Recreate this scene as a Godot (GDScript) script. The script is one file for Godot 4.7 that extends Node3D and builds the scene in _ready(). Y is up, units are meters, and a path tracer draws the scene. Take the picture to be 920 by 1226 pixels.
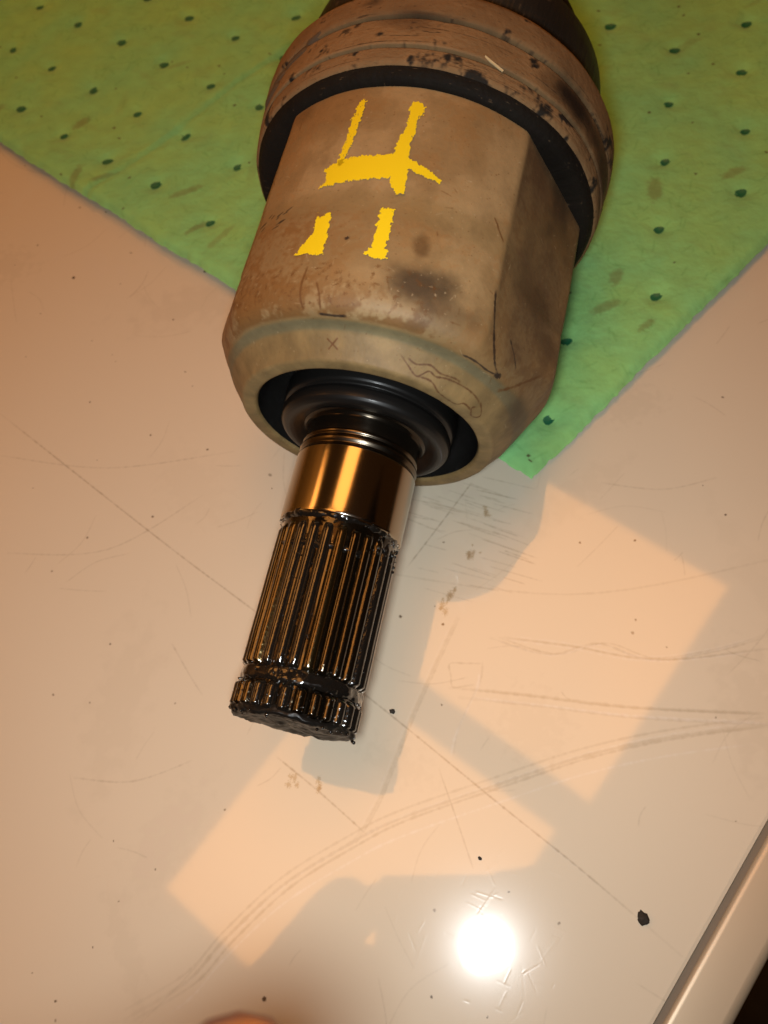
extends Node3D
# A constant-velocity joint with a splined stub shaft lying on a green absorbent pad on a glossy workbench.
# Lengths in metres; the workbench surface is y = 0. The joint has axes of its own: s runs from the shaft's tip along its axis.

const CAMERA_HEIGHT := 0.2140
const JOINT_TIP := Vector3(-0.03043, 0.03625, -0.04913)
const BODY := 0.042

var sight := Vector3(0.0, -0.890511, -0.454961)
var sight_right := Vector3(0.962766, -0.122993, 0.240738)
var sight_up := Vector3(0.270337, 0.438021, -0.857354)
var eye := Vector3(0, CAMERA_HEIGHT, 0)
var joint_frame: Transform3D
var axis: Vector3
var rng := RandomNumberGenerator.new()
var coarse := FastNoiseLite.new()
var middle := FastNoiseLite.new()
var fine := FastNoiseLite.new()
var taken := {}


func _ready() -> void:
	rng.seed = 7
	setup_noise(coarse, 11, 30.0)
	setup_noise(middle, 23, 120.0)
	setup_noise(fine, 37, 520.0)
	axis = Vector3(0.454463, 0.063684, -0.888486).normalized()
	var side := Vector3(0.890294, 0, 0.455387)
	joint_frame = Transform3D(Basis(side, side.cross(axis).normalized(), -axis), JOINT_TIP)
	make_camera()
	make_light()
	make_floor()
	make_workbench()
	make_pad()
	make_joint()
	make_crumbs()
	make_phone()
	make_person()


func setup_noise(n: FastNoiseLite, s: int, frequency: float) -> void:
	n.seed = s
	n.noise_type = FastNoiseLite.TYPE_SIMPLEX_SMOOTH
	n.frequency = frequency
	n.fractal_octaves = 3


# ---------------------------------------------------------------- camera, light

func make_camera() -> void:
	var cam := Camera3D.new()
	cam.name = "camera"
	add_child(cam)
	cam.transform = Transform3D(Basis(sight_right, sight_up, -sight), eye)
	cam.near = 0.008
	cam.far = 30.0
	var lens := CameraAttributesPhysical.new()
	lens.frustum_focal_length = 19.93
	lens.exposure_aperture = 16.0
	lens.frustum_focus_distance = 0.185
	lens.frustum_near = 0.008
	lens.frustum_far = 30.0
	cam.attributes = lens
	cam.fov = 62.1
	cam.current = true


func make_light() -> void:
	var around := WorldEnvironment.new()
	around.name = "surroundings"
	var e := Environment.new()
	e.background_mode = Environment.BG_COLOR
	e.background_color = lin(0.035, 0.013, 0.003)
	e.tonemap_mode = Environment.TONE_MAPPER_LINEAR
	e.tonemap_exposure = 1.0
	e.sdfgi_enabled = true
	e.ssao_enabled = true
	e.ssil_enabled = true
	around.environment = e
	add_child(around)
	# the phone's flash, beside its lens
	var flash := SpotLight3D.new()
	flash.name = "phone_flash"
	flash.light_color = lin(0.94, 1.0, 1.02)
	flash.light_energy = 0.038
	flash.light_size = 0.0026
	flash.spot_range = 6.0
	flash.spot_attenuation = 2.0
	flash.spot_angle = 72.0
	flash.spot_angle_attenuation = 1.0
	flash.shadow_enabled = true
	add_child(flash)
	flash.transform = Transform3D(Basis(sight_right, sight_up, -sight), seen(-0.0065, -0.0077, 0.0012))
	# square ceiling lights: the first two are the ones mirrored in the bench
	var spots := [Vector3(0.30, 1.70, -0.600), Vector3(-0.250, 1.70, -0.20), Vector3(0.15, 1.70, -2.7), Vector3(-1.80, 1.70, -0.78), Vector3(-1.44, 1.70, -1.50)]
	var words := ["square warm ceiling light mirrored in the bench right of the shaft", "square warm ceiling light mirrored in the bench below the shaft tip", "square warm ceiling light straight beyond the green pad", "square warm ceiling light by the wall, nearer the photographer", "square warm ceiling light by the wall, farther from the photographer"]
	for k in spots.size():
		ceiling_light(spots[k], words[k], k)


func ceiling_light(at: Vector3, label: String, k: int) -> void:
	var t := thing("ceiling_light", label, "ceiling light", at, "square ceiling lights")
	t.rotation.y = atan2(0.62, 0.785)
	var glow := mat(lin(0.8, 0.7, 0.55), 0.6)
	glow.emission_enabled = true
	glow.emission = lin(1.0, 0.39, 0.08)
	glow.emission_energy_multiplier = 2.2
	var st := SurfaceTool.new()
	st.begin(Mesh.PRIMITIVE_TRIANGLES)
	box(st, Vector3(0, 0.004, 0), Vector3(0.595, 0.008, 0.595))
	part("diffuser", st, glow, t)
	var white := mat(lin(0.6, 0.58, 0.55), 0.5)
	var fr := SurfaceTool.new()
	fr.begin(Mesh.PRIMITIVE_TRIANGLES)
	for s in [-1.0, 1.0]:
		box(fr, Vector3(s * 0.309, 0.02, 0), Vector3(0.022, 0.05, 0.64))
		box(fr, Vector3(0, 0.02, s * 0.309), Vector3(0.596, 0.05, 0.022))
	box(fr, Vector3(0, 0.05, 0), Vector3(0.594, 0.006, 0.594))
	part("frame", fr, white, t)
	var lamp := AreaLight3D.new()
	lamp.name = "lamp_%d" % k
	lamp.light_color = lin(1.0, 0.39, 0.08)
	lamp.light_energy = 0.33
	lamp.area_size = Vector2(0.585, 0.585)
	lamp.area_range = 9.0
	lamp.shadow_enabled = true
	t.add_child(lamp)
	lamp.transform = Transform3D(Basis(Vector3.RIGHT, -PI / 2), Vector3(0, -0.004, 0))


func seen(right: float, up: float, ahead: float) -> Vector3:
	return eye + sight_right * right + sight_up * up + sight * ahead


# ---------------------------------------------------------------- helpers

func lin(r: float, g: float, b: float) -> Color:
	return Color(r, g, b).linear_to_srgb()


func mat(color: Color, rough: float, metal := 0.0) -> StandardMaterial3D:
	var m := StandardMaterial3D.new()
	m.albedo_color = color
	m.roughness = rough
	m.metallic = metal
	return m


func numbered(called: String) -> String:
	if not taken.has(called):
		taken[called] = 0
		return called
	taken[called] += 1
	return "%s_%03d" % [called, taken[called]]


func thing(called: String, label: String, category: String, at := Vector3.ZERO, group := "") -> Node3D:
	var o := Node3D.new()
	o.name = numbered(called)
	add_child(o)
	o.position = at
	o.set_meta("label", label)
	o.set_meta("category", category)
	if group:
		o.set_meta("group", group)
	return o


func part(called: String, st: SurfaceTool, m: Material, parent: Node3D, place := Transform3D.IDENTITY, normals := true) -> MeshInstance3D:
	if normals:
		st.generate_normals()
	return put_mesh(called, st.commit(), m, parent, place)


func put_mesh(called: String, mesh: Mesh, m: Material, parent: Node3D, place := Transform3D.IDENTITY) -> MeshInstance3D:
	var o := MeshInstance3D.new()
	o.name = called
	o.mesh = mesh
	o.material_override = m
	parent.add_child(o, true)
	if parent == self:
		o.name = called
	o.transform = place
	return o


func quad(st: SurfaceTool, a: Vector3, b: Vector3, c: Vector3, d: Vector3) -> void:
	for v in [a, b, c, a, c, d]:
		st.add_vertex(v)


func box(st: SurfaceTool, c: Vector3, size: Vector3) -> void:
	var h := size / 2
	st.set_smooth_group(-1)
	for k in 3:
		for s in [-1.0, 1.0]:
			var n := Vector3.ZERO
			n[k] = s
			var u := Vector3.ZERO
			u[(k + 1) % 3] = 1.0
			var v := n.cross(u)
			var o: Vector3 = c + n * h
			quad(st, o - u * h - v * h, o - u * h + v * h, o + u * h + v * h, o + u * h - v * h)


# A sheet of (rows x cols) points with smooth normals; wrap joins the last column to the first.
func sheet(points: PackedVector3Array, uvs: PackedVector2Array, cols: int, flip := false, colors := PackedColorArray()) -> ArrayMesh:
	var rows := points.size() / cols
	var index := PackedInt32Array()
	var normals := PackedVector3Array()
	normals.resize(points.size())
	for r in rows - 1:
		for c in cols - 1:
			var a := r * cols + c
			var b := a + 1
			var d := a + cols
			var e := d + 1
			var n := (points[d] - points[b]).cross(points[e] - points[a])
			if flip:
				n = -n
				index.append_array([a, e, b, a, d, e])
			else:
				index.append_array([a, b, e, a, e, d])
			normals[a] += n
			normals[b] += n
			normals[d] += n
			normals[e] += n
	for r in rows:  # a seam that closes on itself shares its normals
		var a := r * cols
		var b := a + cols - 1
		if points[a].distance_squared_to(points[b]) < 1e-12:
			var n := normals[a] + normals[b]
			normals[a] = n
			normals[b] = n
	for k in normals.size():
		normals[k] = normals[k].normalized() if normals[k].length_squared() > 0 else Vector3.UP
	var arrays := []
	arrays.resize(Mesh.ARRAY_MAX)
	arrays[Mesh.ARRAY_VERTEX] = points
	arrays[Mesh.ARRAY_NORMAL] = normals
	arrays[Mesh.ARRAY_TEX_UV] = uvs
	if colors.size():
		arrays[Mesh.ARRAY_COLOR] = colors
	arrays[Mesh.ARRAY_INDEX] = index
	var m := ArrayMesh.new()
	m.add_surface_from_arrays(Mesh.PRIMITIVE_TRIANGLES, arrays)
	return m


func ring_point(s: float, angle: float, r: float) -> Vector3:
	return Vector3(r * sin(angle), r * cos(angle), -s)


# profile: [s, r] pairs in millimetres; shape(s, angle, r) may change the radius.
func turned(profile: Array, steps: int, s0: float, s1: float, shape := "") -> ArrayMesh:
	var points := PackedVector3Array()
	var uvs := PackedVector2Array()
	for p in profile:
		for k in steps + 1:
			var angle := -PI + TAU * k / steps
			if k == steps:
				angle = -PI + TAU
			var r: float = p[1] / 1000.0
			var s: float = p[0] / 1000.0
			var at := ring_point(s, angle, r)
			var turn_ := angle if k < steps else -PI
			if shape == "housing":
				at = housing_shape(s, turn_, r)
			elif shape == "boot":
				at = boot_shape(s, turn_, r)
			elif shape == "greasy":
				var q := ring_point(s, turn_, r)
				at = ring_point(s + 0.0004 * middle.get_noise_3dv(q * 2.2), turn_, r + 0.0007 * middle.get_noise_3dv(q * 1.2) + 0.00015 * fine.get_noise_3dv(q) - 0.0001)
			elif shape == "cake":
				var q := ring_point(s, turn_, r)
				at = ring_point(s + 0.0009 * middle.get_noise_3dv(q * 1.1) + 0.00025 * fine.get_noise_3dv(q), turn_, r * (1.0 + 0.05 * middle.get_noise_3dv(q * 2.0)))
			elif shape == "lumpy":
				at = lumpy(s, turn_, r)
			points.append(at)
			uvs.append(Vector2(float(k) / steps, ((p[2] if p.size() > 2 else p[0]) - s0) / (s1 - s0)))
	return sheet(points, uvs, steps + 1)


func smooth_profile(keys: Array, per: int) -> Array:
	var out := []
	for k in keys.size() - 1:
		for j in per:
			var t := float(j) / per
			out.append([lerpf(keys[k][0], keys[k + 1][0], t), lerpf(keys[k][1], keys[k + 1][1], t)])
	out.append(keys[-1])
	return out


func noise_texture(size: int, frequency: float, low: float, high: float, seed_ := 1, normal := false, strength := 4.0) -> NoiseTexture2D:
	var n := FastNoiseLite.new()
	n.seed = seed_
	n.frequency = frequency
	n.fractal_octaves = 4
	var t := NoiseTexture2D.new()
	t.width = size
	t.height = size
	t.seamless = true
	t.noise = n
	if normal:
		t.as_normal_map = true
		t.bump_strength = strength
	else:
		var g := Gradient.new()
		g.set_color(0, Color(low, low, low))
		g.set_color(1, Color(high, high, high))
		t.color_ramp = g
	return t


func blend_pixel(im: Image, x: int, y: int, c: Color, a: float) -> void:
	if x >= 0 and y >= 0 and x < im.get_width() and y < im.get_height():
		im.set_pixel(x, y, im.get_pixel(x, y).lerp(c, clampf(a, 0.0, 1.0)))


# A soft line through pixel points, with width and strength that waver.
func stroke(im: Image, pts: PackedVector2Array, width: float, c: Color, strength: float, waver := 0.3, fade := true) -> void:
	var total := 0.0
	for k in pts.size() - 1:
		total += pts[k].distance_to(pts[k + 1])
	var done := 0.0
	var phase := rng.randf() * 100.0
	for k in pts.size() - 1:
		var long := pts[k].distance_to(pts[k + 1])
		var steps := int(ceilf(long / maxf(0.6, width * 0.35)))
		for j in steps:
			var p := pts[k].lerp(pts[k + 1], float(j) / steps)
			var t := (done + long * j / steps) / maxf(total, 1e-6)
			var w := width * (1.0 + waver * coarse.get_noise_2d(phase + t * total * 0.004, 3.0))
			var a := strength * (1.0 - waver * absf(coarse.get_noise_2d(phase + t * total * 0.01, 9.0)) * 1.6)
			if fade:
				a *= smoothstep(0.0, 0.08, t) * smoothstep(1.0, 0.85, t)
			var r := w / 2
			for y in range(int(floorf(p.y - r - 0.5)), int(ceilf(p.y + r + 0.5)) + 1):
				for x in range(int(floorf(p.x - r - 0.5)), int(ceilf(p.x + r + 0.5)) + 1):
					var d := Vector2(x, y).distance_to(p)
					var cover := clampf(r + 0.5 - d, 0.0, 1.0)
					if cover > 0.0:
						blend_pixel(im, x, y, c, a * cover * 0.55)
		done += long


func spot(im: Image, p: Vector2, rx: float, ry: float, c: Color, strength: float, turn := 0.0, rag := 0.4) -> void:
	var reach := maxf(rx, ry) * 1.6
	var off := rng.randf() * 50.0
	for y in range(int(p.y - reach), int(p.y + reach) + 1):
		for x in range(int(p.x - reach), int(p.x + reach) + 1):
			var d := (Vector2(x, y) - p).rotated(-turn)
			var e := Vector2(d.x / rx, d.y / ry).length()
			e += rag * coarse.get_noise_2d(off + x * 0.1 / maxf(rx, 3.0), y * 0.1 / maxf(rx, 3.0))
			if e < 1.0:
				blend_pixel(im, x, y, c, strength * smoothstep(1.0, 0.45, e))


func spline_points(pts: Array, per := 8) -> PackedVector2Array:
	var curve := Curve2D.new()
	for k in pts.size():
		var before: Vector2 = pts[maxi(k - 1, 0)]
		var after: Vector2 = pts[mini(k + 1, pts.size() - 1)]
		var tangent := (after - before) / 6.0
		curve.add_point(pts[k], -tangent, tangent)
	var out := PackedVector2Array()
	for k in pts.size() - 1:
		for j in per:
			out.append(curve.sample(k, float(j) / per))
	out.append(pts[-1])
	return out


# ---------------------------------------------------------------- setting

const EDGE := 0.0354
var bench_along := Vector3(-0.7825, 0, 0.6226)
var bench_out := Vector3(0.6226, 0, 0.7825)


func on_bench(along: float, out: float, y := 0.0) -> Vector3:
	return bench_along * along + bench_out * out + Vector3(0, y, 0)


func make_floor() -> void:
	var m := mat(lin(0.045, 0.042, 0.04), 0.7)
	m.uv1_triplanar = true
	m.uv1_scale = Vector3.ONE * 1.7
	m.albedo_texture = noise_texture(256, 0.02, 0.6, 1.0, 5)
	var st := SurfaceTool.new()
	st.begin(Mesh.PRIMITIVE_TRIANGLES)
	box(st, Vector3(0, -0.92, 0), Vector3(9, 0.04, 9))
	var f := part("floor", st, m, self)
	f.set_meta("kind", "structure")
	# a pale wall to the left, mirrored in the polished journal
	var ws := SurfaceTool.new()
	ws.begin(Mesh.PRIMITIVE_TRIANGLES)
	box(ws, Vector3.ZERO, Vector3(0.1, 2.62, 5.0))
	var plaster := mat(lin(0.78, 0.70, 0.55), 0.9)
	plaster.uv1_triplanar = true
	plaster.albedo_texture = noise_texture(256, 0.02, 0.9, 1.0, 6)
	var side := Vector3(0.890294, 0, 0.455387)
	var w := part("wall", ws, plaster, self, Transform3D(Basis(side, Vector3.UP, side.cross(Vector3.UP)), -side * 2.4 + Vector3(0, 0.41, 0)))
	w.set_meta("kind", "structure")


const WEAR := 2048
const WEAR_SIZE := 0.48


func wear_px(x: float, z: float) -> Vector2:  # bench millimetres to pixels of the wear textures
	return Vector2((x / 1000.0 + 0.18) / WEAR_SIZE * WEAR, (z / 1000.0 + 0.43) / WEAR_SIZE * WEAR)


func wear_line(pts: Array) -> PackedVector2Array:
	var out := []
	for p in pts:
		out.append(wear_px(p[0], p[1]))
	return spline_points(out)


func shifted(pts: PackedVector2Array, by: Vector2) -> PackedVector2Array:
	var out := PackedVector2Array()
	for p in pts:
		out.append(p + by)
	return out


func make_workbench() -> void:
	var t := thing("workbench", "glossy off-white workbench top with scratches and a metal edge strip", "workbench", on_bench(0, -0.3, -0.9))
	var low := Transform3D(Basis.IDENTITY, -t.position)
	var color := Image.create(WEAR, WEAR, false, Image.FORMAT_RGB8)
	var base := lin(0.62, 0.54, 0.415)
	color.fill(base)
	var height := Image.create(WEAR, WEAR, false, Image.FORMAT_RGB8)
	height.fill(Color(0.5, 0.5, 0.5))
	var dark := lin(0.30, 0.24, 0.17)
	var brown := lin(0.26, 0.17, 0.08)
	var pale := lin(0.72, 0.68, 0.62)
	var up := Color(1, 1, 1)
	var down := Color(0, 0, 0)
	# broad dull smudges, wiped in streaks
	for k in 70:
		var p := Vector2(rng.randf() * WEAR, rng.randf() * WEAR)
		spot(color, p, rng.randf_range(40, 110), rng.randf_range(14, 40), base.lerp(dark if k % 3 else pale, 0.5), rng.randf_range(0.05, 0.16), rng.randf() * PI, 0.9)
	# long cut lines
	for line in [[[-110.1, -180.9], [-64.7, -120.7], [-42.2, -92.0], [-16.0, -58.4], [7.9, -25.4], [21.7, -6.7], [36.2, 14.4]], [[26.2, -111.0], [14, -101], [1.6, -91.0]], [[-42.9, -51.3], [-34, -40], [-24.7, -27.2]]]:
		var w := wear_line(line)
		stroke(color, w, 1.5, dark, 0.5, 0.8)
		stroke(height, w, 2.0, down, 0.8)
	for line in [[[-110.7, -164.9], [-77.0, -149.3], [-38.5, -142.8]], [[-65.2, -88.4], [-61.5, -78], [-59, -72]], [[-110, -130], [-80, -122], [-50, -131]], [[-95, -60], [-80, -55], [-64, -56]], [[60, -100], [75, -93], [90, -92]]]:
		var w := wear_line(line)
		stroke(color, w, 1.5, dark, 0.2, 0.9)
	# ridges pressed into the clear top film: bright and dull edges side by side
	for ridge in [
		[[[75.3, -28.5], [45.9, -38.4], [23.6, -47.7], [5.1, -55.1]], 5],
		[[[74.1, -26.0], [50.6, -29.2], [30.2, -30.3], [9.1, -29.4], [-16.2, -27.9], [-29.2, -25.5], [-46.7, -20.6], [-62.2, -12.7], [-72.1, -6.4], [-87.3, -2.4]], 5],
		[[[20.9, -66.8], [36.5, -59.9], [53.2, -51.6], [69.6, -49.1], [84.8, -49.2]], 4],
		[[[18.2, -65.3], [31.0, -56.9], [44.0, -56.1], [56.2, -48.1], [82.3, -43.6]], 3],
		[[[10.4, -73.5], [-8.0, -51.3], [-20.9, -34.1], [-29.0, -26.4]], 3],
		[[[13.0, -59.4], [11.0, -54.8], [6.3, -49.5], [2.0, -44.3], [-0.5, -39.3]], 2],
		[[[13.0, -59.4], [9, -60.6], [5.2, -61.6], [4.6, -58.5], [4.2, -55.6], [7, -55], [9.6, -54.7]], 1],
		[[[-20, -100], [40, -72], [95, -66]], 1],
	]:
		var w := wear_line(ridge[0])
		for k in int(ridge[1]):
			var by := Vector2(rng.randf_range(-1, 1) * 2.0 * ridge[1], rng.randf_range(-1, 1) * 2.6 * ridge[1])
			var q := shifted(w, by)
			stroke(color, q, rng.randf_range(1.6, 3.4), lin(0.42, 0.35, 0.25) if k % 2 == 0 else pale, rng.randf_range(0.16, 0.32), 0.8)
			stroke(height, q, rng.randf_range(3, 6), up if k % 2 == 0 else down, 0.14, 0.6)
	# many fine scratches
	for k in 1500:
		var p := Vector2(rng.randf() * WEAR, rng.randf() * WEAR)
		var dir := Vector2.from_angle(rng.randf() * TAU if k % 3 else 2.5 + rng.randf_range(-0.3, 0.3))
		var long := rng.randf_range(12, 90) * (2.2 if k % 19 == 0 else 1.0)
		var bend := dir.orthogonal() * rng.randf_range(-0.12, 0.12) * long
		var w := spline_points([p, p + dir * long * 0.5 + bend, p + dir * long], 5)
		if k % 4 == 0:
			stroke(color, w, 1.1, dark, rng.randf_range(0.06, 0.24) * (1.7 if k % 19 == 0 else 1.0), 0.6)
		stroke(height, w, 1.5, down if k % 2 else up, 0.16, 0.4)
	# wiping marks in four directions
	for bundle in [[Vector2(0.71, -0.70), 3600], [Vector2(0.84, 0.54), 3000], [Vector2(0.93, -0.2), 1500], [Vector2(0.1, 1.0), 1500]]:
		for k in int(bundle[1]):
			var c := Vector2(rng.randf() * WEAR, rng.randf() * WEAR)
			var dir: Vector2 = bundle[0].normalized().rotated(rng.randfn(0.0, 0.06))
			var long := rng.randf_range(4, 20)
			stroke(height, PackedVector2Array([c, c + dir * long]), 1.0, down if k % 2 else up, rng.randf_range(0.25, 0.9), 0.3)
	# hatch of short scuffs beside the shaft
	for k in 46:
		var p := wear_px(rng.randf_range(4, 30), rng.randf_range(-112, -80))
		var dir := Vector2.from_angle(0.62 + rng.randf_range(-0.1, 0.1))
		stroke(color, PackedVector2Array([p, p + dir * rng.randf_range(20, 75)]), 1.3, dark, rng.randf_range(0.1, 0.35), 0.7)
	# dried brown drips and specks
	for p in [[28.0, -100.8, 6.0], [19.1, -88.8, 6.5], [21, -91, 4.0], [11.5, -81.0, 6.0], [8.0, -76.9, 6.5], [9.2, -78.6, 4.0], [-40.0, -43.8, 6.0], [-33.3, -42.0, 5.0]]:
		for k in 4:
			var c := wear_px(p[0], p[1]) + Vector2(rng.randf_range(-5, 5), rng.randf_range(-7, 7))
			spot(color, c, p[2] * rng.randf_range(0.4, 1.0), p[2] * rng.randf_range(0.3, 0.7), brown, 0.4, 2.0, 0.9)
	for k in 420:
		var p := Vector2(rng.randf() * WEAR, rng.randf() * WEAR)
		var r := rng.randf_range(0.9, 2.0) if k % 9 else rng.randf_range(2.2, 3.4)
		spot(color, p, r, r * rng.randf_range(0.6, 1.0), lin(0.06, 0.04, 0.025), rng.randf_range(0.35, 0.95), rng.randf() * PI, 0.3)
	var top := mat(Color.WHITE, 0.20)
	top.resource_name = "bench_top"
	top.albedo_texture = ImageTexture.create_from_image(color)
	top.metallic_specular = 0.26
	top.heightmap_enabled = true
	top.heightmap_texture = ImageTexture.create_from_image(height)
	top.heightmap_scale = 0.0040
	top.clearcoat_enabled = true
	top.clearcoat = 1.0
	top.clearcoat_roughness = 0.040
	# the top board
	var points := PackedVector3Array()
	var uvs := PackedVector2Array()
	for row in [[-0.78, 0.0], [EDGE - 0.0010, 0.0], [EDGE - 0.0003, -0.0002], [EDGE, -0.0009], [EDGE, -0.028], [-0.78, -0.028], [-0.78, 0.0]]:
		for a in [-0.75, 0.75]:
			var p := on_bench(a, row[0], row[1])
			points.append(p)
			uvs.append(Vector2((p.x + 0.18) / WEAR_SIZE, (p.z + 0.43) / WEAR_SIZE))
	put_mesh("tabletop", sheet_flat(points, uvs, 2), top, t, low)
	# edge strip of brushed metal
	var strip := mat(lin(0.48, 0.39, 0.27), 0.42, 0.3)
	points = PackedVector3Array()
	uvs = PackedVector2Array()
	var prof := [[0.0367, -0.03], [0.0367, -0.0009], [0.0370, -0.0003], [0.0375, 0.0], [0.0383, 0.00006], [0.0460, -0.00002], [0.0472, -0.0004], [0.0481, -0.0013], [0.0486, -0.0026], [0.0488, -0.03]]
	for row in prof:
		for k in 31:
			points.append(on_bench(-0.75 + 0.05 * k, row[0], row[1]))
			uvs.append(Vector2(k, row[0]))
	put_mesh("edge_strip", sheet(points, uvs, 31, true), strip, t, low)
	var gap := mat(lin(0.16, 0.125, 0.085), 0.7)
	var st := SurfaceTool.new()
	st.begin(Mesh.PRIMITIVE_TRIANGLES)
	quad(st, on_bench(-0.75, EDGE, -0.0008), on_bench(0.75, EDGE, -0.0008), on_bench(0.75, 0.0368, -0.0008), on_bench(-0.75, 0.0368, -0.0008))
	part("joint_filler", st, gap, t, low)
	var leg_mat := mat(lin(0.12, 0.12, 0.12), 0.5)
	for a in [-0.68, 0.68]:
		for o in [-0.70, -0.03]:
			var ls := SurfaceTool.new()
			ls.begin(Mesh.PRIMITIVE_TRIANGLES)
			box(ls, Vector3.ZERO, Vector3(0.05, 0.872, 0.05))
			part("leg", ls, leg_mat, t, low * Transform3D(Basis(Vector3.UP, atan2(0.6226, 0.7825)), on_bench(a, o, -0.464)))


# like sheet(), with hard edges between rows
func sheet_flat(points: PackedVector3Array, uvs: PackedVector2Array, cols: int) -> ArrayMesh:
	var st := SurfaceTool.new()
	st.begin(Mesh.PRIMITIVE_TRIANGLES)
	st.set_smooth_group(-1)
	for r in points.size() / cols - 1:
		for c in cols - 1:
			var a := r * cols + c
			for k in [a, a + 1, a + 1 + cols, a, a + 1 + cols, a + cols]:
				st.set_uv(uvs[k])
				st.add_vertex(points[k])
	st.generate_normals()
	return st.commit()


# ---------------------------------------------------------------- pad

const PAD_CORNER := Vector2(0.042, -0.105)
const PAD_LEFT := Vector2(-0.588, -0.808)
const PAD_RIGHT := Vector2(0.861, -0.508)
const PAD_LONG := 0.405
const PAD_THICK := 0.0034


func pad_at(l: float, r: float) -> Vector2:
	return PAD_CORNER + PAD_LEFT * l + PAD_RIGHT * r


func pad_height(l: float, r: float) -> float:
	var e := minf(minf(l, r), minf(PAD_LONG - l, PAD_LONG - r))
	var t := clampf(e / 0.0042, 0.0, 1.0)
	var h := lerpf(0.0012, PAD_THICK, sqrt(1.0 - (1.0 - t) * (1.0 - t)))
	h += 0.0004 * coarse.get_noise_2d(l * 0.55, r * 0.55) * t + 0.00022 * middle.get_noise_2d(l, r) * t
	h += 0.0030 * exp(-r * r / 0.0003) * (0.25 + 0.75 * smoothstep(0.02, 0.15, l))  # the edges have curled up a little
	h += 0.0020 * exp(-l * l / 0.0003) * smoothstep(0.0, 0.05, r)
	var c := l - 0.196 + 0.004 * coarse.get_noise_2d(r * 0.3, 5.0)
	h += 0.0005 * exp(-c * c / 0.00002) - 0.0007 * exp(-c * c / 0.000002)  # old fold
	return h


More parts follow.
